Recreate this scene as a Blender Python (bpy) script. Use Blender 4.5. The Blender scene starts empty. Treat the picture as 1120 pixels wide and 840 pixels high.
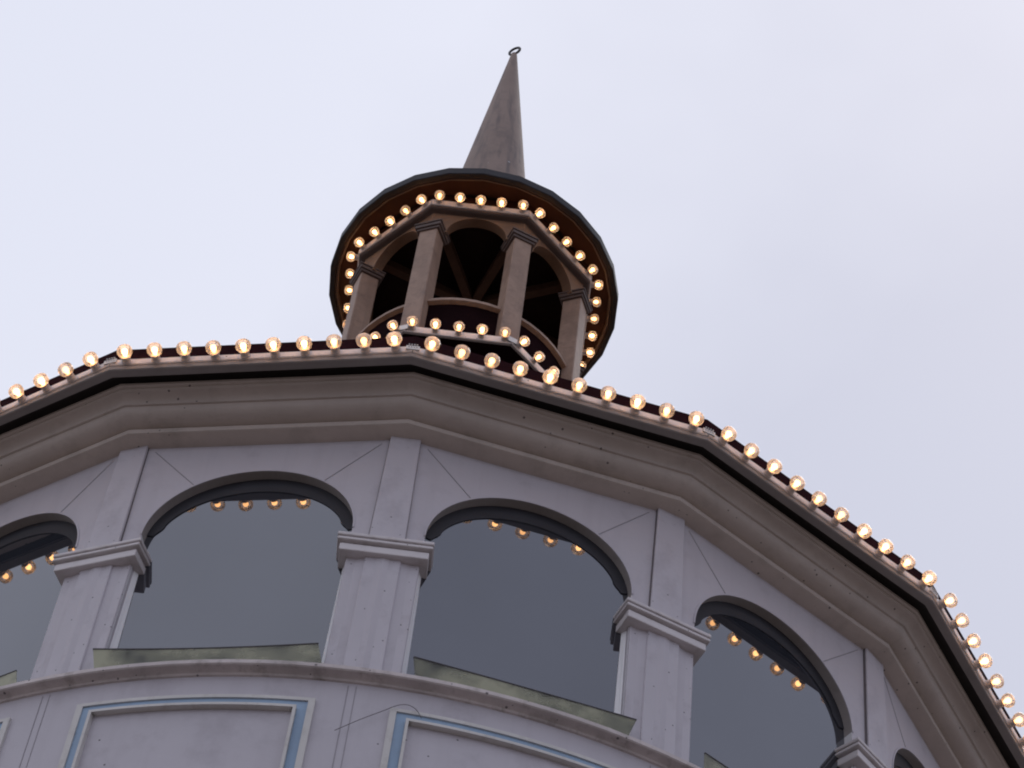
import bpy, bmesh, math, random
from mathutils import Matrix, Vector
random.seed(7)
PI = math.pi
S = 3.0            # metres per design unit (eave radius)
H0 = 1.6           # eye height
PH_EAVE = -0.06345 # turn of roof, eave and cupola about the axis
PH_WALL = -0.05895 # turn of the walls, a hair more
PH = PH_EAVE
SC = bpy.context.scene
COL = SC.collection

# ------------------------------------------------------------------ camera
F_PX, PITCH, ROLL, YAW, DIST = 2923.29, 0.94709, 0.14077, 0.03401, 2.93449
cy, sy, cp, sp = math.cos(YAW), math.sin(YAW), math.cos(PITCH), math.sin(PITCH)
fw = Vector((sy*cp, cy*cp, sp)); rt = Vector((cy, -sy, 0)); up = rt.cross(fw)
r2 = rt*math.cos(ROLL) + up*math.sin(ROLL); u2 = up*math.cos(ROLL) - rt*math.sin(ROLL)
cd = bpy.data.cameras.new('camera'); cam = bpy.data.objects.new('camera', cd); COL.objects.link(cam)
cd.sensor_fit = 'HORIZONTAL'; cd.sensor_width = 36.0; cd.lens = F_PX/1120*36
cd.clip_start = 0.1; cd.clip_end = 3000
M = Matrix((r2, u2, -fw)).transposed().to_4x4(); M.translation = Vector((0, -DIST*S, H0)); cam.matrix_world = M
SC.camera = cam

# ------------------------------------------------------------------ sky, sun, exposure
SUN_EL, SUN_AZ = math.radians(62), math.radians(40)   # azimuth clockwise from +Y
w = bpy.data.worlds.new('World'); SC.world = w; w.use_nodes = True
nt = w.node_tree; N = nt.nodes; L = nt.links; bg = N['Background']
sky = N.new('ShaderNodeTexSky'); sky.sky_type = 'NISHITA'; sky.sun_disc = False
sky.sun_elevation = SUN_EL; sky.sun_rotation = SUN_AZ; sky.dust_density = 3.0
tc = N.new('ShaderNodeTexCoord')
mp = N.new('ShaderNodeMapping'); mp.inputs['Scale'].default_value = (1.0, 1.0, 1.6)
nz = N.new('ShaderNodeTexNoise'); nz.inputs['Scale'].default_value = 2.2; nz.inputs['Detail'].default_value = 5; nz.inputs['Roughness'].default_value = .5
cr = N.new('ShaderNodeValToRGB')
cr.color_ramp.elements[0].position = .34; cr.color_ramp.elements[0].color = (6.0, 6.25, 7.55, 1)
cr.color_ramp.elements[1].position = .66; cr.color_ramp.elements[1].color = (7.95, 8.2, 9.45, 1)
mx = N.new('ShaderNodeMix'); mx.data_type = 'RGBA'; mx.inputs[0].default_value = .93
L.new(tc.outputs['Generated'], mp.inputs['Vector']); L.new(mp.outputs['Vector'], nz.inputs['Vector'])
sx = N.new('ShaderNodeSeparateXYZ'); L.new(tc.outputs['Generated'], sx.inputs[0])
g1 = N.new('ShaderNodeMath'); g1.operation = 'MULTIPLY_ADD'; L.new(sx.outputs[0], g1.inputs[0]); g1.inputs[1].default_value = -.95; L.new(nz.outputs['Fac'], g1.inputs[2])
g2 = N.new('ShaderNodeMath'); g2.operation = 'MULTIPLY_ADD'; L.new(sx.outputs[2], g2.inputs[0]); g2.inputs[1].default_value = .9; L.new(g1.outputs[0], g2.inputs[2])
g3 = N.new('ShaderNodeMath'); g3.operation = 'SUBTRACT'; L.new(g2.outputs[0], g3.inputs[0]); g3.inputs[1].default_value = .70
L.new(g3.outputs[0], cr.inputs['Fac'])
L.new(sky.outputs['Color'], mx.inputs[6]); L.new(cr.outputs['Color'], mx.inputs[7])
L.new(mx.outputs[2], bg.inputs['Color']); bg.inputs['Strength'].default_value = 0.1
sd = bpy.data.lights.new('sun', 'SUN'); sd.energy = 0.5; sd.angle = math.radians(25); sd.color = (1, .96, .92)
sun = bpy.data.objects.new('sun', sd); COL.objects.link(sun); sun.location = (0, 0, 60)
sdir = Vector((math.sin(SUN_AZ)*math.cos(SUN_EL), math.cos(SUN_AZ)*math.cos(SUN_EL), math.sin(SUN_EL)))
sun.rotation_euler = sdir.to_track_quat('Z', 'Y').to_euler()
vs = SC.view_settings; vs.view_transform = 'Standard'; vs.look = 'None'; vs.exposure = 0.0; vs.gamma = 1; vs.use_curve_mapping = False
SC.render.engine = 'CYCLES'
SC.cycles.max_bounces = 8; SC.cycles.transparent_max_bounces = 16; SC.cycles.caustics_reflective = False; SC.cycles.caustics_refractive = False
SC.cycles.sample_clamp_indirect = 4; SC.cycles.filter_width = 2.0

# ------------------------------------------------------------------ materials
def lin(h):
    v = [int(h[i:i+2], 16)/255 for i in (0, 2, 4)]
    return [c/12.92 if c <= .04045 else ((c+.055)/1.055)**2.4 for c in v]
def mat(name, col, rough=.6, var=.12, vscale=3.0, dirt=None, spots=0, spot_col=(.035, .03, .03), spot_scale=14, bump=.0, bscale=60, spec=.35, streak=0, metal=0):
    m = bpy.data.materials.new(name); m.use_nodes = True
    T = m.node_tree; n = T.nodes; l = T.links; b = n['Principled BSDF']
    b.inputs['Roughness'].default_value = rough; b.inputs['Specular IOR Level'].default_value = spec; b.inputs['Metallic'].default_value = metal
    t = n.new('ShaderNodeTexCoord'); vec = t.outputs['Object']
    # large soft tone variation
    z = n.new('ShaderNodeTexNoise'); z.inputs['Scale'].default_value = vscale; z.inputs['Detail'].default_value = 8; z.inputs['Roughness'].default_value = .65
    l.new(vec, z.inputs['Vector'])
    mr = n.new('ShaderNodeMapRange'); mr.inputs[1].default_value = .3; mr.inputs[2].default_value = .7
    mr.inputs[3].default_value = 1-var; mr.inputs[4].default_value = 1+var
    l.new(z.outputs['Fac'], mr.inputs[0])
    mu = n.new('ShaderNodeMix'); mu.data_type = 'RGBA'; mu.blend_type = 'MULTIPLY'; mu.inputs[0].default_value = 1
    mu.inputs[6].default_value = (*col, 1); l.new(mr.outputs[0], mu.inputs[7]); cur = mu.outputs[2]
    if streak:                                   # rain streaks running down
        mp = n.new('ShaderNodeMapping'); mp.inputs['Scale'].default_value = (9, 9, .55); l.new(vec, mp.inputs['Vector'])
        s = n.new('ShaderNodeTexNoise'); s.inputs['Scale'].default_value = 2.2; s.inputs['Detail'].default_value = 6; l.new(mp.outputs[0], s.inputs['Vector'])
        r = n.new('ShaderNodeMapRange'); r.inputs[1].default_value = .5; r.inputs[2].default_value = .75; r.inputs[3].default_value = 0; r.inputs[4].default_value = streak
        l.new(s.outputs['Fac'], r.inputs[0])
        x = n.new('ShaderNodeMix'); x.data_type = 'RGBA'; l.new(r.outputs[0], x.inputs[0]); l.new(cur, x.inputs[6])
        x.inputs[7].default_value = (*(dirt or (.12, .1, .09)), 1); cur = x.outputs[2]
    if dirt:                                     # blotchy grime
        s = n.new('ShaderNodeTexNoise'); s.inputs['Scale'].default_value = vscale*3.1; s.inputs['Detail'].default_value = 9; s.inputs['Roughness'].default_value = .7; l.new(vec, s.inputs['Vector'])
        r = n.new('ShaderNodeMapRange'); r.inputs[1].default_value = .52; r.inputs[2].default_value = .74; r.inputs[3].default_value = 0; r.inputs[4].default_value = .55
        l.new(s.outputs['Fac'], r.inputs[0])
        x = n.new('ShaderNodeMix'); x.data_type = 'RGBA'; l.new(r.outputs[0], x.inputs[0]); l.new(cur, x.inputs[6])
        x.inputs[7].default_value = (*dirt, 1); cur = x.outputs[2]
    if spots:                                    # fly specks and small chips, in clusters
        v = n.new('ShaderNodeTexVoronoi'); v.inputs['Scale'].default_value = spot_scale; l.new(vec, v.inputs['Vector'])
        sep = n.new('ShaderNodeSeparateColor'); l.new(v.outputs['Color'], sep.inputs[0])
        rad = n.new('ShaderNodeMath'); rad.operation = 'MULTIPLY_ADD'; l.new(sep.outputs[0], rad.inputs[0]); rad.inputs[1].default_value = .13; rad.inputs[2].default_value = .01
        lt = n.new('ShaderNodeMath'); lt.operation = 'LESS_THAN'; l.new(v.outputs['Distance'], lt.inputs[0]); l.new(rad.outputs[0], lt.inputs[1])
        cl = n.new('ShaderNodeTexNoise'); cl.inputs['Scale'].default_value = 1.7; cl.inputs['Detail'].default_value = 4; l.new(vec, cl.inputs['Vector'])
        g = n.new('ShaderNodeMath'); g.operation = 'GREATER_THAN'; l.new(cl.outputs['Fac'], g.inputs[0]); g.inputs[1].default_value = 1-spots
        ml = n.new('ShaderNodeMath'); ml.operation = 'MULTIPLY'; l.new(lt.outputs[0], ml.inputs[0]); l.new(g.outputs[0], ml.inputs[1])
        m2 = n.new('ShaderNodeMath'); m2.operation = 'MULTIPLY'; l.new(ml.outputs[0], m2.inputs[0]); m2.inputs[1].default_value = .75
        x = n.new('ShaderNodeMix'); x.data_type = 'RGBA'; l.new(m2.outputs[0], x.inputs[0]); l.new(cur, x.inputs[6])
        x.inputs[7].default_value = (*spot_col, 1); cur = x.outputs[2]
    l.new(cur, b.inputs['Base Color'])
    if bump:
        q = n.new('ShaderNodeTexNoise'); q.inputs['Scale'].default_value = bscale; q.inputs['Detail'].default_value = 4; l.new(vec, q.inputs['Vector'])
        bp = n.new('ShaderNodeBump'); bp.inputs['Strength'].default_value = bump; bp.inputs['Distance'].default_value = .01
        l.new(q.outputs['Fac'], bp.inputs['Height']); l.new(bp.outputs[0], b.inputs['Normal'])
    return m
M_WALL = mat('lilac_wall_paint', (.535, .505, .545), .55, .06, 1.3, dirt=(.34, .31, .34), spots=.44, spot_scale=24, bump=.12, bscale=25, streak=.16)
M_STOP = mat('dark_arch_stop', (.030, .029, .036), .6, .2, 4)
M_CAPW = mat('dark_capital_wood', (.12, .085, .074), .6, .2, 6, bump=.2, bscale=40)
M_FAINT = mat('faint_board_joint', (.30, .28, .30), .7, .1)
M_PIL = mat('pilaster_paint', (.55, .52, .56), .55, .07, 1.6, dirt=(.33, .30, .33), spots=.56, spot_scale=38, bump=.12, bscale=25)
M_TRIM = mat('grey_white_trim', (.66, .62, .63), .5, .08, 2.5, dirt=(.30, .26, .23), spots=.48, spot_scale=30, bump=.1)
M_CORN = mat('cornice_paint', (.56, .485, .44), .55, .10, 2.0, dirt=(.34, .295, .26), spots=.5, spot_scale=26, bump=.15, streak=.1)
M_LEDGE = mat('ledge_paint', (.55, .49, .48), .6, .22, 5.0, dirt=(.09, .07, .045), spots=.64, spot_scale=26, bump=.2)
M_WHITE = mat('white_glazing_bead', (.88, .88, .90), .35, .04, 4.0)
M_CREAM = mat('cream_moulding', (.62, .60, .58), .5, .08, 5, dirt=(.34, .30, .26))
M_BLUE = mat('pale_blue_line', (.29, .40, .54), .5, .08, 5, dirt=(.25, .30, .36))
M_SEAM = mat('dark_seam', (.15, .135, .14), .8, .1)
M_ROOF = mat('dark_red_roof', (.022, .007, .010), .9, .3, 5, bump=.4, bscale=30, spec=.05)
M_BLACK = mat('eave_gap_shade', (.07, .06, .058), .7, .2, 4)  # shadow inside the eave gap, put into a near-black colour
M_RAIL = mat('bulb_rail_metal', (.85, .78, .76), .45, .08, 4, dirt=(.30, .25, .23), spots=.5, spot_scale=34)
M_WOOD = mat('weathered_wood', (.36, .240, .180), .6, .22, 4, dirt=(.13, .09, .075), bump=.25, bscale=40, streak=.35)
M_WOODL = mat('frieze_wood', (.20, .115, .070), .55, .2, 5, dirt=(.15, .09, .07), bump=.2, bscale=40)
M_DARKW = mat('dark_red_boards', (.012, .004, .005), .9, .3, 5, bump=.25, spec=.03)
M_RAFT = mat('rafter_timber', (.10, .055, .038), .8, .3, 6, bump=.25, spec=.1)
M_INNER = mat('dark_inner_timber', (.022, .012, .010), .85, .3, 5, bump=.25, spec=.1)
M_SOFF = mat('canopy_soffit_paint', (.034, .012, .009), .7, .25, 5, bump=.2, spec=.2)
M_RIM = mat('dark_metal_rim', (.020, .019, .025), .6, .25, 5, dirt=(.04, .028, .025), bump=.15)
M_RIB = mat('rim_moulding', (.085, .058, .052), .5, .2, 6)
M_SPIRE = mat('weathered_spire_metal', (.275, .205, .175), .7, .12, 3, dirt=(.12, .10, .10), streak=.9, spots=.42, spot_scale=9, spot_col=(.5, .5, .52), bump=.1)
M_IRON = mat('dark_iron', (.06, .055, .06), .5, .2, 20)
M_SOCK = mat('socket_porcelain', (.62, .55, .52), .4, .08, 20)
M_LIP = mat('rail_underside', (.30, .27, .26), .5, .15, 4)
M_SCREW = mat('joint_plate_metal', (.62, .60, .58), .35, .15, 30, metal=.5)
M_GROUND = mat('paving', (.17, .145, .128), .9, .2, .7, dirt=(.12, .10, .09), bump=.3, bscale=9)

def glass_mat():
    m = bpy.data.materials.new('dark_reflective_glass'); m.use_nodes = True
    b = m.node_tree.nodes['Principled BSDF']
    b.inputs['Base Color'].default_value = (.012, .013, .016, 1); b.inputs['Roughness'].default_value = .0
    b.inputs['IOR'].default_value = 2.3; b.inputs['Specular Tint'].default_value = (.90, .92, 1, 1)
    n = m.node_tree.nodes; l = m.node_tree.links
    t = n.new('ShaderNodeTexCoord'); q = n.new('ShaderNodeTexNoise'); q.inputs['Scale'].default_value = 1.1; q.inputs['Detail'].default_value = 1
    bp = n.new('ShaderNodeBump'); bp.inputs['Strength'].default_value = .05; bp.inputs['Distance'].default_value = .02
    l.new(t.outputs['Object'], q.inputs['Vector']); l.new(q.outputs['Fac'], bp.inputs['Height']); l.new(bp.outputs[0], b.inputs['Normal'])
    d = n.new('ShaderNodeTexNoise'); d.inputs['Scale'].default_value = 2.2; d.inputs['Detail'].default_value = 8; l.new(t.outputs['Object'], d.inputs['Vector'])
    r = n.new('ShaderNodeMapRange'); r.inputs[1].default_value = .35; r.inputs[2].default_value = .8; r.inputs[3].default_value = .0; r.inputs[4].default_value = .03
    l.new(d.outputs['Fac'], r.inputs[0]); l.new(r.outputs[0], b.inputs['Roughness'])
    e = n.new('ShaderNodeTexNoise'); e.inputs['Scale'].default_value = .9; e.inputs['Detail'].default_value = 4; l.new(t.outputs['Object'], e.inputs['Vector'])
    f = n.new('ShaderNodeMapRange'); f.inputs[1].default_value = .35; f.inputs[2].default_value = .68; l.new(e.outputs['Fac'], f.inputs[0])
    x = n.new('ShaderNodeMix'); x.data_type = 'RGBA'; x.inputs[6].default_value = (.008, .009, .012, 1); x.inputs[7].default_value = (.042, .046, .058, 1)
    l.new(f.outputs[0], x.inputs[0]); l.new(x.outputs[2], b.inputs['Base Color'])
    return m
M_GLASS = glass_mat()

def bulb_mat():
    m = bpy.data.materials.new('clear_bulb_cap'); m.use_nodes = True
    n = m.node_tree.nodes; l = m.node_tree.links; n.remove(n['Principled BSDF']); out = n['Material Output']
    tr = n.new('ShaderNodeBsdfTransparent'); tr.inputs[0].default_value = (1, .95, .88, 1)
    tl = n.new('ShaderNodeBsdfTranslucent'); tl.inputs[0].default_value = (.80, .84, .95, 1)
    df = n.new('ShaderNodeBsdfDiffuse'); df.inputs[0].default_value = (.85, .83, .90, 1)
    gl = n.new('ShaderNodeBsdfGlossy'); gl.inputs['Roughness'].default_value = .08
    a = n.new('ShaderNodeMixShader'); a.inputs[0].default_value = .35; l.new(tl.outputs[0], a.inputs[1]); l.new(df.outputs[0], a.inputs[2])
    fr = n.new('ShaderNodeLayerWeight'); fr.inputs['Blend'].default_value = .35
    mr = n.new('ShaderNodeMapRange'); mr.inputs[3].default_value = .20; mr.inputs[4].default_value = .95; l.new(fr.outputs['Facing'], mr.inputs[0])
    c = n.new('ShaderNodeMixShader'); l.new(mr.outputs[0], c.inputs[0]); l.new(tr.outputs[0], c.inputs[1]); l.new(a.outputs[0], c.inputs[2])
    f2 = n.new('ShaderNodeFresnel'); f2.inputs[0].default_value = 1.45
    d = n.new('ShaderNodeMixShader'); l.new(f2.outputs[0], d.inputs[0]); l.new(c.outputs[0], d.inputs[1]); l.new(gl.outputs[0], d.inputs[2])
    l.new(d.outputs[0], out.inputs[0]); return m
M_BULB = bulb_mat()
def emit_mat(name, col, s):
    m = bpy.data.materials.new(name); m.use_nodes = True
    n = m.node_tree.nodes; n.remove(n['Principled BSDF'])
    e = n.new('ShaderNodeEmission'); e.inputs[0].default_value = (*col, 1); e.inputs[1].default_value = s
    m.node_tree.links.new(e.outputs[0], n['Material Output'].inputs[0]); return m
M_GLOW = emit_mat('warm_filament_glow', (1.0, .50, .19), 9)
_n = M_GLOW.node_tree.nodes; _l = M_GLOW.node_tree.links       # lamps of different age burn unevenly
_o = _n.new('ShaderNodeObjectInfo'); _m = _n.new('ShaderNodeMapRange'); _m.inputs[3].default_value = 6; _m.inputs[4].default_value = 13
_l.new(_o.outputs['Random'], _m.inputs[0]); _l.new(_m.outputs[0], _n['Emission'].inputs[1])

def acrylic_mat():
    m = bpy.data.materials.new('algae_stained_acrylic'); m.use_nodes = True
    n = m.node_tree.nodes; l = m.node_tree.links; n.remove(n['Principled BSDF']); out = n['Material Output']
    tr = n.new('ShaderNodeBsdfTransparent'); tr.inputs[0].default_value = (.86, .88, .84, 1)
    gl = n.new('ShaderNodeBsdfGlossy'); gl.inputs['Roughness'].default_value = .12
    ga = n.new('ShaderNodeBsdfDiffuse'); ga.inputs[0].default_value = (.66, .65, .48, 1)
    gt = n.new('ShaderNodeBsdfTranslucent'); gt.inputs[0].default_value = (.62, .62, .48, 1)
    g = n.new('ShaderNodeMixShader'); g.inputs[0].default_value = .1; l.new(ga.outputs[0], g.inputs[1]); l.new(gt.outputs[0], g.inputs[2])
    t = n.new('ShaderNodeTexCoord'); z = n.new('ShaderNodeTexNoise'); z.inputs['Scale'].default_value = 5; z.inputs['Detail'].default_value = 7; l.new(t.outputs['Object'], z.inputs['Vector'])
    r = n.new('ShaderNodeMapRange'); r.inputs[1].default_value = .38; r.inputs[2].default_value = .62; r.inputs[3].default_value = .05; r.inputs[4].default_value = .52
    l.new(z.outputs['Fac'], r.inputs[0])
    f = n.new('ShaderNodeFresnel'); f.inputs[0].default_value = 1.45
    a = n.new('ShaderNodeMixShader'); l.new(f.outputs[0], a.inputs[0]); l.new(tr.outputs[0], a.inputs[1]); l.new(gl.outputs[0], a.inputs[2])
    c = n.new('ShaderNodeMixShader'); l.new(r.outputs[0], c.inputs[0]); l.new(a.outputs[0], c.inputs[1]); l.new(g.outputs[0], c.inputs[2])
    l.new(c.outputs[0], out.inputs[0]); return m
M_ACR = acrylic_mat()

# ------------------------------------------------------------------ helpers
def Z(z): return H0 + S*z
def ang(k, n=16, off=0.0): return PH + off + 2*PI*k/n - PI/2
class Frame:                       # u along the tangent, d out from the axis, z up; design units
    def __init__(self, a): self.n = Vector((math.cos(a), math.sin(a), 0)); self.t = Vector((-math.sin(a), math.cos(a), 0))
    def __call__(self, u, d, z): 
        p = (self.n*d + self.t*u)*S; p.z = Z(z); return p
def obj(name, bm, mats, parent=None, smooth=None, bev=0):
    bmesh.ops.remove_doubles(bm, verts=bm.verts, dist=1e-5)
    bmesh.ops.recalc_face_normals(bm, faces=bm.faces)
    me = bpy.data.meshes.new(name); 
    if smooth is not None:
        for e in bm.edges:
            e.smooth = not (len(e.link_faces) == 2 and e.calc_face_angle(0) > math.radians(smooth))
        for f in bm.faces: f.smooth = True
    bm.to_mesh(me); bm.free()
    for m in (mats if isinstance(mats, (list, tuple)) else [mats]): me.materials.append(m)
    o = bpy.data.objects.new(name, me); COL.objects.link(o)
    if parent: o.parent = parent
    if bev:
        b = o.modifiers.new('bevel', 'BEVEL'); b.width = bev; b.segments = 2; b.limit_method = 'ANGLE'; b.angle_limit = math.radians(40)
    return o
def F(bm, pts, mi=0):
    f = bm.faces.new([bm.verts.new(p) for p in pts]); f.material_index = mi; return f
def box(bm, fr, u0, u1, d0, d1, z0, z1, mi=0, ut0=None, ut1=None):
    """box in a frame; ut0/ut1: u extent at the top when it tapers"""
    a0, a1 = (u0 if ut0 is None else ut0), (u1 if ut1 is None else ut1)
    lo = [fr(u0, d0, z0), fr(u1, d0, z0), fr(u1, d1, z0), fr(u0, d1, z0)]
    hi = [fr(a0, d0, z1), fr(a1, d0, z1), fr(a1, d1, z1), fr(a0, d1, z1)]
    v = [bm.verts.new(p) for p in lo+hi]
    for q in ((0, 3, 2, 1), (4, 5, 6, 7), (0, 1, 5, 4), (1, 2, 6, 5), (2, 3, 7, 6), (3, 0, 4, 7)):
        bm.faces.new([v[i] for i in q]).material_index = mi
def lathe(bm, prof, n, off=0.0, closed=False, mi=0, wob=0):
    rings = []
    for r, z in prof:
        rings.append([bm.verts.new((r*S*math.cos(ang(k, n, off)), r*S*math.sin(ang(k, n, off)), Z(z))) for k in range(n)])
    m = len(rings)
    for i in range(m if closed else m-1):
        a, b = rings[i], rings[(i+1) % m]
        for k in range(n):
            bm.faces.new((a[k], a[(k+1) % n], b[(k+1) % n], b[k])).material_index = mi
    return rings
def tube(bm, pts, r, n=8):
    rings = []
    for i, p in enumerate(pts):
        t = (pts[min(i+1, len(pts)-1)] - pts[max(i-1, 0)]).normalized()
        a = t.orthogonal().normalized(); b = t.cross(a)
        rings.append([bm.verts.new(p + (a*math.cos(2*PI*j/n) + b*math.sin(2*PI*j/n))*r) for j in range(n)])
    for A, B in zip(rings, rings[1:]):
        best = min(range(n), key=lambda s: (A[0].co-B[s].co).length)
        for j in range(n): bm.faces.new((A[j], A[(j+1) % n], B[(j+1+best) % n], B[(j+best) % n]))
    bm.faces.new(rings[0]); bm.faces.new(rings[-1])
def copy_tree(o, parent, rz=0.0):
    c = o.copy(); COL.objects.link(c); c.parent = parent
    if rz: c.rotation_euler = (0, 0, rz)
    for ch in list(o.children): copy_tree(ch, c)
    return c
def thing(name, label, cat, loc=(0, 0, 0)):
    o = bpy.data.objects.new(name, None); COL.objects.link(o); o.location = loc; o['label'] = label; o['category'] = cat; return o
def around(o, n, skip=()):                   # the other copies of a part round the axis
    out = [o]
    for k in range(1, n): out.append(copy_tree(o, o.parent, 2*PI*k/n))
    return out

# ------------------------------------------------------------------ ground
bm = bmesh.new(); bmesh.ops.create_circle(bm, cap_ends=True, segments=96, radius=900)
g = obj('ground', bm, M_GROUND); g['kind'] = 'structure'

# ------------------------------------------------------------------ pavilion
PH = PH_WALL
P = thing('fairground_pavilion', 'lilac-grey pavilion with arched windows, bulb-lit eave and cupola under a pointed spire', 'building')
RW = .900; APW = RW*math.cos(PI/16); HS = RW*math.sin(PI/16)
def AGF(z): return .8692 - .004*(2.6-z)
AG = AGF(2.48)                                   # glass plane
HW, ZS, RISE = .1305, 2.500, .119            # window half width, spring line, arch rise
ZT = 2.688
B0 = Frame(ang(.5)); C0 = Frame(ang(0))
ARC = [(-HW*math.cos(PI*i/40), ZS + RISE*math.sin(PI*i/40)) for i in range(41)]

# round drum below the windows
bm = bmesh.new()
lathe(bm, [(.903, 2.214), (.903, 1.62), (.915, 1.615), (.915, 1.60), (.903, 1.595), (.903, .02), (.93, .015), (.93, -.54)], 160)
obj('drum_wall', bm, M_WALL, P, smooth=30)
# ledge
bm = bmesh.new()
lathe(bm, [(.80, 2.2290), (.914, 2.2265), (.9175, 2.2250), (.918, 2.2190), (.9165, 2.2176), (.9120, 2.2172), (.9080, 2.2160), (.9065, 2.2150), (.9055, 2.2128), (.9030, 2.2120)], 160)
obj('window_ledge', bm, M_LEDGE, P, smooth=30)
# arcade wall of one bay
bm = bmesh.new()
zb = 2.222
for s in (-1, 1): F(bm, [B0(s*HS, APW, zb), B0(s*HW, APW, zb), B0(s*HW, APW, ZS), B0(s*HS, APW, ZS)])
for s in (-1, 1): F(bm, [B0(s*HS, APW, ZS), B0(s*HW, APW, ZS), B0(s*HW, APW, ZT), B0(s*HS, APW, ZT)])
for (a, za), (b, zb2) in zip(ARC, ARC[1:]): F(bm, [B0(a, APW, za), B0(b, APW, zb2), B0(b, APW, ZT), B0(a, APW, ZT)])
path = [(-HW, zb)] + ARC + [(HW, zb)]
for (a, za), (b, zb2) in zip(path, path[1:]):
    F(bm, [B0(a, APW, za), B0(b, APW, zb2), B0(b, AGF(zb2)-.006, zb2), B0(a, AGF(za)-.006, za)], 1 if za >= ZS-1e-6 and zb2 >= ZS-1e-6 else 2)
# fine raised lip following the arch
for (a, za), (b, zb2) in zip(ARC, ARC[1:]):
    q = []
    for (x, zz) in ((a, za), (b, zb2)):
        e = Vector((x/HW, 0, (zz-ZS)/RISE)).normalized(); q.append((x+e.x*.0022, zz+e.z*.0022))
    o1, o2 = q; d = APW+.0012
    F(bm, [B0(a, d, za), B0(b, d, zb2), B0(o2[0], d, o2[1]), B0(o1[0], d, o1[1])])
    F(bm, [B0(o1[0], d, o1[1]), B0(o2[0], d, o2[1]), B0(o2[0], APW, o2[1]), B0(o1[0], APW, o1[1])])
    F(bm, [B0(a, d, za), B0(b, d, zb2), B0(b, APW, zb2), B0(a, APW, za)])
M_REV = mat('shaded_arch_reveal', (.36, .33, .32), .6, .1, 3, dirt=(.22, .20, .18))  # down-facing arch reveal, its shade put into a darker colour than the wall
aw = obj('arcade_wall', bm, [M_WALL, M_REV, M_WHITE], P)
# board joints on the wall
def seam(bm, p, q, wd=.0008, d=APW+.0006):
    a = Vector(p); b = Vector(q); t = (b-a).normalized(); nn = Vector((-t.y, t.x))*wd/2
    r = [a-nn, b-nn, b+nn, a+nn]
    lo = [B0(x.x, APW-.002, x.y) for x in r]; hi = [B0(x.x, d, x.y) for x in r]
    F(bm, hi)
    for i in range(4): F(bm, [lo[i], lo[(i+1) % 4], hi[(i+1) % 4], hi[i]])
obj_ = []
for sg in (-1, 1):
    bm = bmesh.new()
    p, q = (sg*.146, 2.668), (sg*.0825, ZS+RISE*math.sqrt(1-(.0825/HW)**2)+.003)
    seam(bm, p, q); obj('wall_joint', bm, M_FAINT, aw)
around(aw, 16)

# window of one bay: pane + glazing beads
bm = bmesh.new()
pts = [(-HW-.002, 2.21)] + [(x*1.01, z+.001) for x, z in ARC] + [(HW+.002, 2.21)]
F(bm, [B0(x, AGF(z), z) for x, z in pts])
F(bm, [B0(x, AGF(z)-.003, z) for x, z in reversed(pts)])
wi = obj('window', bm, M_GLASS, P)
for s in (-1, 1):
    bm = bmesh.new()
    q = []
    for z, wd, dp in ((2.226, .0080, .0085), (2.460, .0052, .0070)):      # splayed bead, wider towards the sill
        for d, x in ((AGF(z)+dp, HW-.0003), (AGF(z)+dp-.0015, HW-.0022), (AGF(z)+.0012, HW-wd), (AGF(z)+.0002, HW-wd), (AGF(z)+.0002, HW-.0003)):
            q.append(B0(s*x, d, z))
    F(bm, q[:5]); F(bm, q[5:])
    for i in range(5): F(bm, [q[i], q[(i+1) % 5], q[5+(i+1) % 5], q[5+i]])
    obj('glazing_bead', bm, M_WHITE, wi)
bm = bmesh.new()                             # dark inner arch stop, ending in a small scroll above the spring line
ia, ib, st = HW-.0135, RISE-.0250, []
for i in range(49):
    t = math.radians(7 + 166*i/48); e = min(i, 48-i)/48
    k = 1.0 + .045*math.exp(-(e/.025)**2)*1 - .012*math.exp(-((e-.06)/.02)**2)
    st.append(((-(HW+.001)*math.cos(t), ZS+(RISE+.001)*math.sin(t)), (-ia*k*math.cos(t), ZS+ib*k*math.sin(t))))
for (o1, i1), (o2, i2) in zip(st, st[1:]):
    d = AG+.0015
    F(bm, [B0(o1[0], d, o1[1]), B0(o2[0], d, o2[1]), B0(i2[0], d, i2[1]), B0(i1[0], d, i1[1])])
    F(bm, [B0(i1[0], d, i1[1]), B0(i2[0], d, i2[1]), B0(i2[0], AG-.001, i2[1]), B0(i1[0], AG-.001, i1[1])])
for (o1, i1) in (st[0], st[-1]): F(bm, [B0(o1[0], AG+.0015, o1[1]), B0(i1[0], AG+.0015, i1[1]), B0(i1[0], AG-.001, i1[1]), B0(o1[0], AG-.001, o1[1])])
obj('arch_stop', bm, M_STOP, wi)
around(wi, 16)

# pilaster at a corner: two flanks, centre strip, upper strip, capital
bm = bmesh.new()
PF = .8935
box(bm, C0, -.0437, .0437, .880, PF, 2.222, 2.455)
box(bm, C0, -.0225, .0225, .880, .8985, 2.222, 2.455, ut0=-.0215, ut1=.0215)
pil = obj('pilaster', bm, M_PIL, P, bev=.004)
bm = bmesh.new()
box(bm, C0, -.0220, .0220, .868, .9015, 2.464, 2.690, ut0=-.0190, ut1=.0190)
obj('upper_strip', bm, M_PIL, pil, bev=.004)
bm = bmesh.new()
box(bm, C0, -.0228, -.0219, .88, .8990, 2.4695, 2.684, ut0=-.0197, ut1=-.0189)
box(bm, C0, .0219, .0225, .88, .8980, 2.4695, 2.684, ut0=.0189, ut1=.0194)
for x in (-.0233, .0225): box(bm, C0, x, x+.0007, .88, .8942, 2.227, 2.437, ut0=x*.955, ut1=x*.955+.0007)
obj('strip_joint', bm, M_SEAM, pil)
bm = bmesh.new()
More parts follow.
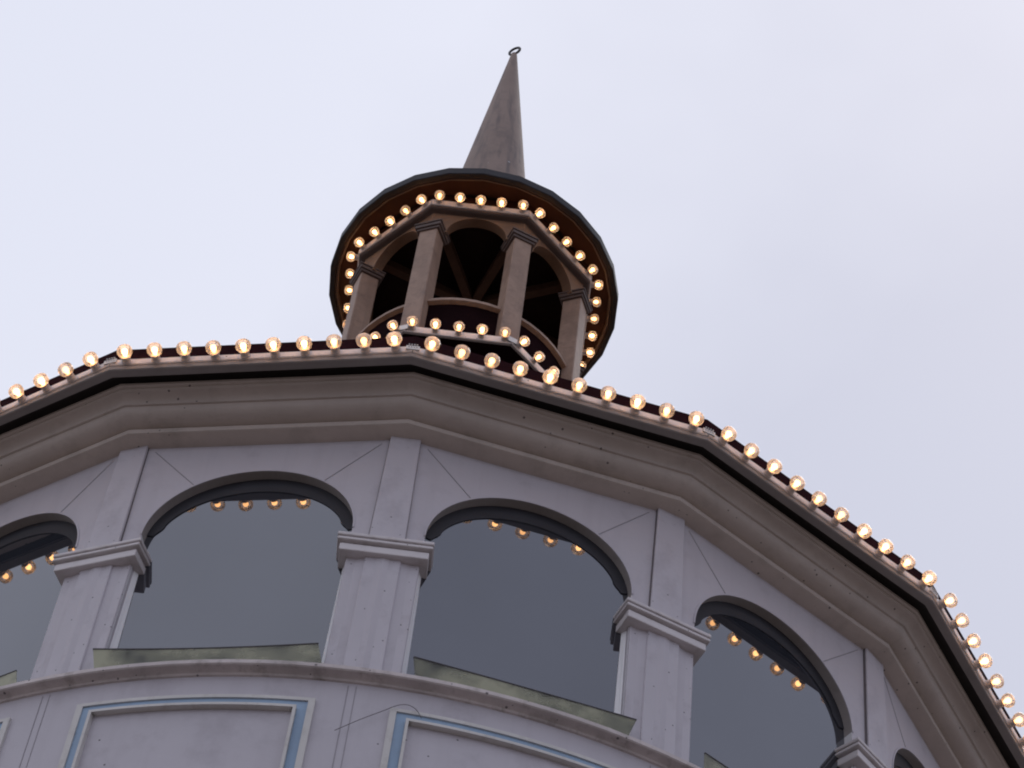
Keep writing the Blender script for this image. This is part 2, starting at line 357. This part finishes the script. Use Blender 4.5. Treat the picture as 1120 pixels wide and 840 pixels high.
def capital(bm, hw, back, lay):
    for (ex, z0, z1) in lay:
        box(bm, C0, -hw-ex, hw+ex, back, PF+.0045+ex, z0, z1)
capital(bm, .0455, AG+.002, [(.0080, 2.4400, 2.4520), (.0050, 2.4520, 2.4555), (.0118, 2.4555, 2.4600), (.0100, 2.4600, 2.4625), (.0125, 2.4625, 2.4680)])
obj('capital', bm, M_TRIM, pil, bev=.004)
around(pil, 16)
# drum joints below every pilaster
# painted panels on the drum
def cylpatch(bm, a0, a1, z0, z1, rad, rin=.9, n=24, mi=0):
    """curved slab on the drum; angles in degrees from corner 0"""
    n = max(2, int(abs(a1-a0)*1.6))
    def pt(i, r, z):
        a = PH - PI/2 + math.radians(a0+(a1-a0)*i/n); return Vector((r*S*math.cos(a), r*S*math.sin(a), Z(z)))
    for i in range(n):
        F(bm, [pt(i, rad, z0), pt(i+1, rad, z0), pt(i+1, rad, z1), pt(i, rad, z1)], mi)
        F(bm, [pt(i, rin, z0), pt(i+1, rin, z0), pt(i+1, rad, z0), pt(i, rad, z0)], mi)
        F(bm, [pt(i, rin, z1), pt(i+1, rin, z1), pt(i+1, rad, z1), pt(i, rad, z1)], mi)
    for i in (0, n): F(bm, [pt(i, rin, z0), pt(i, rad, z0), pt(i, rad, z1), pt(i, rin, z1)], mi)
def ringpatch(bm, a0, a1, z0, z1, wa, wz, rad, mi=0):
    cylpatch(bm, a0, a1, z1-wz, z1, rad, mi=mi); cylpatch(bm, a0, a1, z0, z0+wz, rad, mi=mi)
    cylpatch(bm, a0, a0+wa, z0+wz, z1-wz, rad, mi=mi); cylpatch(bm, a1-wa, a1, z0+wz, z1-wz, rad, mi=mi)
A0, A1, Z0, Z1 = 2.50, 19.75, 1.68, 2.1790
bm = bmesh.new(); ringpatch(bm, A0+1.20, A1-1.20, Z0+.0205, Z1-.0170, .22, .0038, .9105)
pn = obj('wall_panel', bm, M_CREAM, P, smooth=30)
bm = bmesh.new(); ringpatch(bm, A0, A1, Z0, Z1, .48, .0048, .9066); obj('outer_moulding', bm, M_CREAM, pn, smooth=30)
bm = bmesh.new(); ringpatch(bm, A0+.483, A1-.483, Z0+.0050, Z1-.0050, .70, .0115, .9046); obj('blue_line', bm, M_BLUE, pn, smooth=30)
around(pn, 16)
bm = bmesh.new()
for k in range(16):
    for d in (-.72, -.15): cylpatch(bm, 22.5*k+d, 22.5*k+d+.045, .03, 2.208, .9034)
obj('drum_joint', bm, M_FAINT, P)

# main cornice
bm = bmesh.new()
prof = [(.870, 2.6755), (.9000, 2.6757), (.9215, 2.6790), (.9230, 2.6800), (.9236, 2.6868), (.9225, 2.6885)]
for i in range(9):
    t = i/8; prof.append((.9250 + .0215*math.sin(t*PI/2)**1.15, 2.6888 + .0125*(1-math.cos(t*PI/2))))
prof += [(.9475, 2.7040), (.9505, 2.7042)]
for i in range(7):
    t = i/6; prof.append((.9505 + .0135*(1-math.cos(t*PI/2)), 2.7045 + .0105*math.sin(t*PI/2)))
prof += [(.9650, 2.7160), (.9665, 2.7163), (.9670, 2.7185), (.9705, 2.7195), (.9712, 2.7225), (.955, 2.7235)]
lathe(bm, prof, 16)
obj('cornice', bm, M_CORN, P, smooth=35)
PH = PH_EAVE
bm = bmesh.new()
lathe(bm, [(.9555, 2.7225), (.9555, 2.7400), (.9850, 2.7400), (.9850, 2.7245)], 16)
obj('eave_gap', bm, M_BLACK, P)
# grey eave board under the bulb rail
bm = bmesh.new()
lathe(bm, [(.9855, 2.7340), (.9855, 2.7185), (.9965, 2.7180), (.9980, 2.7190), (.9980, 2.7262), (.9890, 2.7262)], 16)
obj('eave_board', bm, M_LIP, P)
# roof
bm = bmesh.new()
lathe(bm, [(.9870, 2.7300), (.9925, 2.7375), (.9950, 2.7665), (.9920, 2.7690), (.986, 2.7680), (.60, 3.225), (.235, 3.720), (.205, 3.78)], 16)
obj('roof', bm, M_ROOF, P)
# bulb rail, one section per side
ZR0, ZR1 = 2.7265, 2.7385
er = Frame(ang(.5)); AE = math.cos(PI/16); HE = math.sin(PI/16)
def rail(fr, r, nsides, z0, z1, dep, name, parent, m=M_RAIL):
    ap = r*math.cos(PI/nsides); tn = math.tan(PI/nsides)
    bm = bmesh.new()
    pr = [(ap-dep, z0+.004), (ap-dep, z0), (ap-.0012, z0), (ap, z0+.0012), (ap, z1-.0012), (ap-.0012, z1), (ap-dep, z1)]
    g = .0006
    for (d0, a), (d1, b) in zip(pr, pr[1:]):
        F(bm, [fr(-d0*tn+g, d0, a), fr(d0*tn-g, d0, a), fr(d1*tn-g, d1, b), fr(-d1*tn+g, d1, b)])
    for s in (-1, 1): F(bm, [fr(s*(d*tn-g), d, z) for d, z in pr])
    o = obj(name, bm, m, parent)
    return o
r0 = rail(er, 1.0, 16, ZR0, ZR1, .0125, 'bulb_rail', P)
bm = bmesh.new(); c1 = Frame(ang(0))          # joint plate at the corner
box(bm, c1, -.0085, .0085, .985, 1.0012, ZR0+.003, ZR1-.002)
for x in (-.005, -.0017, .0017, .005):
    for z in (ZR0+.0075, ZR0+.0118): box(bm, c1, x-.0008, x+.0008, 1.0, 1.0022, z-.0008, z+.0008)
obj('joint_plate', bm, M_SCREW, r0)
around(r0, 16)

# ------------------------------------------------------------------ cupola (octagonal lantern)
OC = -PI/8                                   # corner k of the octagon at ang(k, 8, OC)
E0 = Frame(ang(.5, 8, OC)); K0 = Frame(ang(0, 8, OC))
cup = bpy.data.objects.new('cupola', None)
bm = bmesh.new()
lathe(bm, [(.222, 3.70), (.222, 3.858), (.236, 3.862), (.248, 3.8665)], 8, OC)          # neck under the deck
lathe(bm, [(.248, 3.888), (.10, 3.890)], 8, OC)                                        # deck top
lathe(bm, [(.213, 3.888), (.213, 4.004)], 64)                                           # round parapet
lathe(bm, [(.200, 4.004), (.200, 3.90), (.001, 3.90)], 64)
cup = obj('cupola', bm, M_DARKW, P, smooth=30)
bm = bmesh.new()
lathe(bm, [(.199, 4.004), (.199, 4.0105), (.2215, 4.0105), (.2222, 4.0085), (.2215, 4.0035), (.213, 4.001)], 64)
obj('parapet_ledge', bm, M_WOOD, cup, smooth=30)
dr = rail(E0, .2534, 8, 3.868, 3.8862, .010, 'deck_bulb_rail', cup)
bm = bmesh.new(); box(bm, K0, -.0085, .0085, .240, .2546, 3.871, 3.8845)
obj('deck_joint_plate', bm, M_SCREW, cup)
_dp = COL.objects['deck_joint_plate']; around(_dp, 8); around(dr, 8)
# posts with capitals
bm = bmesh.new()
box(bm, K0, -.0190, .0190, .198, .2350, 3.887, 4.2350, ut0=-.0178, ut1=.0178)
po = obj('cupola_post', bm, M_WOOD, cup, bev=.006)
bm = bmesh.new()
box(bm, K0, -.0225, .0225, .1945, .2385, 4.2300, 4.2365)
box(bm, K0, -.0255, .0255, .1915, .2415, 4.2365, 4.2455)
box(bm, K0, -.0275, .0275, .1895, .2435, 4.2455, 4.2500)
ca = obj('cupola_capital', bm, M_CAPW, cup, bev=.004)
around(po, 8); around(ca, 8)
# arched frieze, one per side
AP8, TAN8 = .2115, math.tan(PI/8)
h8 = AP8*TAN8; hw8, zs8, ri8, zt8 = .0565, 4.240, .0585, 4.318
arc = [(-hw8*math.cos(PI*i/28), zs8+ri8*math.sin(PI*i/28)) for i in range(29)]
bm = bmesh.new()
for d in (AP8, AP8-.020):
    hh = d*TAN8
    for s in (-1, 1): F(bm, [E0(s*hh, d, zs8), E0(s*hw8, d, zs8), E0(s*hw8, d, zt8), E0(s*hh, d, zt8)])
    for (a, za), (b, zb2) in zip(arc, arc[1:]): F(bm, [E0(a, d, za), E0(b, d, zb2), E0(b, d, zt8), E0(a, d, zt8)])
for (a, za), (b, zb2) in zip(arc, arc[1:]): F(bm, [E0(a, AP8, za), E0(b, AP8, zb2), E0(b, AP8-.02, zb2), E0(a, AP8-.02, za)])
for s in (-1, 1): F(bm, [E0(s*h8, AP8, zs8), E0(s*hw8, AP8, zs8), E0(s*hw8, AP8-.02, zs8), E0(s*(AP8-.02)*TAN8, AP8-.02, zs8)])
fz = obj('cupola_arch', bm, M_WOODL, cup)
around(fz, 8)
bm = bmesh.new()
lathe(bm, [(.229, 4.3020), (.2385, 4.3035), (.2420, 4.3055), (.2425, 4.3110), (.235, 4.3115)], 8, OC)
obj('cupola_moulding', bm, M_CAPW, cup)
tr_ = rail(E0, .2455, 8, 4.3095, 4.3260, .012, 'cupola_bulb_rail', cup)
around(tr_, 8)
# ceiling and rafters
bm = bmesh.new()
lathe(bm, [(.240, 4.330), (.001, 4.345)], 8, OC)
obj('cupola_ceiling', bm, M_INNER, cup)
bm = bmesh.new(); box(bm, K0, -.008, .008, .015, .215, 4.308, 4.3275)
ra = obj('cupola_rafter', bm, M_RAFT, cup); around(ra, 8)
bm = bmesh.new(); lathe(bm, [(.0, 4.296), (.018, 4.296), (.018, 4.329)], 12); obj('king_post', bm, M_RAFT, cup, smooth=30)
# canopy disc
bm = bmesh.new()
NC = 26
lathe(bm, [(.2300, 4.3565), (.2660, 4.3545)], NC, mi=1)
lathe(bm, [(.2660, 4.3545), (.2672, 4.3465), (.2705, 4.3455), (.2722, 4.3475), (.2740, 4.3480)], NC, mi=2)
lathe(bm, [(.2740, 4.3480), (.2755, 4.3440), (.2835, 4.3440), (.2850, 4.3455), (.2850, 4.3640), (.2830, 4.3660), (.16, 4.392), (.11, 4.403)], NC)
lathe(bm, [(.239, 4.326), (.239, 4.3567)], 8, OC, mi=1)
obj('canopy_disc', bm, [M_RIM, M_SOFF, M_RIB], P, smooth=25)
# spire
bm = bmesh.new()
lathe(bm, [(.122, 4.396), (.1135, 4.412), (.1085, 4.44), (.0735, 4.745), (.0072, 5.336), (.0060, 5.342), (.0001, 5.343)], 48)
spi = obj('spire', bm, M_SPIRE, P, smooth=40)
bm = bmesh.new()
ring = []
ca_, sa_ = math.cos(-.6), math.sin(-.6)
cen = Vector((0, 0, Z(5.3565)))
rg = [cen + Vector((ca_*math.cos(t)*.040, sa_*math.cos(t)*.040, math.sin(t)*.040)) for t in [2*PI*i/28 for i in range(28)]]
n = 8
R_ = []
for i, p in enumerate(rg):
    t = (rg[(i+1) % 28]-rg[i-1]).normalized(); a = (p-cen).normalized(); b = t.cross(a)
    R_.append([bm.verts.new(p+(a*math.cos(2*PI*j/n)+b*math.sin(2*PI*j/n))*.009) for j in range(n)])
for i in range(28):
    for j in range(n): bm.faces.new((R_[i][j], R_[i][(j+1) % n], R_[(i+1) % 28][(j+1) % n], R_[(i+1) % 28][j]))
tube(bm, [Vector((0, 0, Z(5.335))), Vector((0, 0, Z(5.3445)))], .012)
obj('spire_ring', bm, M_IRON, spi, smooth=60)

# ------------------------------------------------------------------ light bulbs
def prof_mesh(bm, prof, n, mi=0):
    rings = []
    for r, z in prof: rings.append([bm.verts.new((r*S*math.cos(2*PI*k/n), r*S*math.sin(2*PI*k/n), z*S)) for k in range(n)])
    for a, b in zip(rings, rings[1:]):
        for k in range(n): bm.faces.new((a[k], a[(k+1) % n], b[(k+1) % n], b[k])).material_index = mi
    return rings
CAP = [(0.0050, 0.0070), (0.0072, 0.0081), (0.0089, 0.0102), (0.0098, 0.0128), (0.0100, 0.0154), (0.0097, 0.0180), (0.0085, 0.0203), (0.0063, 0.0221), (0.0033, 0.0231), (0.0001, 0.0234)]
COREP = [(0.0017, 0.0072), (0.0022, 0.0093), (0.0034, 0.0118), (0.0040, 0.0142), (0.0037, 0.0164), (0.0023, 0.0180), (0.0001, 0.0186)]
SOCK = [(.0001, -.0005), (.0064, -.0005), (.0064, .0010), (.0058, .0016), (.0056, .0056), (.0062, .0062), (.0060, .0078), (.0001, .0079)]
bm = bmesh.new(); prof_mesh(bm, CAP, 16); bulb = obj('light_bulb', bm, M_BULB, P, smooth=20)
bm = bmesh.new(); prof_mesh(bm, COREP, 12); obj('filament', bm, M_GLOW, bulb, smooth=60)
bm = bmesh.new(); prof_mesh(bm, SOCK, 14); obj('socket', bm, M_SOCK, bulb, smooth=40)
def bulb_mat4(fr, u, d, z, tilt):
    ax = (fr.n*math.cos(tilt) + Vector((0, 0, math.sin(tilt)))).normalized()
    ax = (ax + Vector((random.uniform(-1, 1), random.uniform(-1, 1), random.uniform(-1, 1)))*.06).normalized()
    x = ax.orthogonal().normalized(); y = ax.cross(x); sp_ = random.random()*6.28
    x2 = x*math.cos(sp_)+y*math.sin(sp_); y2 = ax.cross(x2)
    m = Matrix((x2, y2, ax)).transposed().to_4x4(); m.translation = fr(u, d, z); return m
spots = []; rest = []
for k in range(-8, 8):
    fr = Frame(ang(k+.5))
    for i in range(10):
        (spots if -2 <= k <= 2 else rest).append(bulb_mat4(fr, (i-4.5)*.0386, AE, 2.7322, math.radians(6)))
for k in range(-4, 4):
    fr = Frame(ang(k+.5, 8, OC))
    for i in range(5):
        (spots if -3 <= k <= 3 else rest).append(bulb_mat4(fr, (i-2)*.0400, .2455*math.cos(PI/8), 4.3180, math.radians(4)))
    for i in range(5):
        (spots if -1 <= k <= 1 else rest).append(bulb_mat4(fr, (i-2)*.0410, .2534*math.cos(PI/8), 3.8775, math.radians(10)))
for i, m in enumerate(spots):
    o = bulb if i == 0 else copy_tree(bulb, P)
    o.matrix_local = m
bm = bmesh.new()
for m in rest:
    t = bmesh.new(); prof_mesh(t, CAP, 12, 0); prof_mesh(t, COREP, 8, 1); prof_mesh(t, SOCK, 10, 2); t.transform(m)
    me = bpy.data.meshes.new('tmp'); t.to_mesh(me); t.free(); bm.from_mesh(me); bpy.data.meshes.remove(me)
o = obj('light_bulbs', bm, [M_BULB, M_GLOW, M_SOCK], P); o['kind'] = 'stuff'

PH = PH_WALL
# ------------------------------------------------------------------ loose acrylic strips standing on the ledge
def strip(k, label, top, bot, d_top, d_bot, ztop, zmid, z0=2.2275):
    fr = Frame(ang(k+.5)); n = 14; th = .0012
    bm = bmesh.new(); rows = []
    for i in range(n+1):
        t = i/n; q = 4*t*(1-t)
        zt = ztop[0]*(1-t)+ztop[1]*t + zmid*q
        ut = top[0]*(1-t)+top[1]*t; ub = bot[0]*(1-t)+bot[1]*t
        rows.append([(ub, d_bot, z0), (ut, d_top, zt), (ut, d_top-th, zt), (ub, d_bot-th, z0)])
    for a, b in zip(rows, rows[1:]):
        for j in range(4):
            F(bm, [fr(*a[j]), fr(*b[j]), fr(*b[(j+1) % 4]), fr(*a[(j+1) % 4])])
    F(bm, [fr(*p) for p in rows[0]]); F(bm, [fr(*p) for p in rows[-1]])
    o = obj('acrylic_strip', bm, M_ACR); o['label'] = label; o['category'] = 'plastic strip'; o['group'] = 'algae-stained strips on the window ledge'
    bm = bmesh.new()                         # grime caught along the top edge
    tube(bm, [fr(r[1][0], d_top-th/2, r[1][2]+.0003) for r in rows], .0042)
    obj('grimy_edge', bm, M_IRON, o, smooth=60)
strip(-1, 'greenest clear strip on the ledge, below the large window left of centre', (-.139, .124), (-.128, .135), .8985, .9005, (2.2700, 2.2690), -.0035)
strip(0, 'clear strip sloping down to the right, below the window right of the middle pilaster', (-.122, .143), (-.116, .133), .8985, .9005, (2.2665, 2.2640), .001)
strip(-2, 'clear strip end at the far left, below the cropped left window', (-.122, .120), (-.118, .131), .8985, .9005, (2.2690, 2.2620), -.002)
strip(1, 'clear strip end at the bottom edge, below the rightmost whole window', (-.120, .128), (-.122, .133), .8985, .9005, (2.2660, 2.2670), 0)

# ------------------------------------------------------------------ thin wire on the drum under the middle pilaster
bm = bmesh.new()
wp = [(-1.0, 2.128), (.6, 2.150), (2.0, 2.168), (3.0, 2.181), (3.7, 2.184), (4.3, 2.179), (4.75, 2.167)]
pts = []
for i in range(len(wp)-1):
    for j in range(6):
        t = j/6; p0 = wp[max(i-1, 0)]; p1 = wp[i]; p2 = wp[i+1]; p3 = wp[min(i+2, len(wp)-1)]
        c = [.5*((2*p1[q])+(-p0[q]+p2[q])*t+(2*p0[q]-5*p1[q]+4*p2[q]-p3[q])*t*t+(-p0[q]+3*p1[q]-3*p2[q]+p3[q])*t**3) for q in (0, 1)]
        pts.append(c)
pts.append(wp[-1])
tube(bm, [Vector((.9092*S*math.cos(PH-PI/2+math.radians(a)), .9092*S*math.sin(PH-PI/2+math.radians(a)), Z(z))) for a, z in pts], .0013, 6)
o = obj('wire', bm, M_SEAM, smooth=60); o['label'] = 'thin dark bent wire lying against the wall under the middle pilaster'; o['category'] = 'wire'
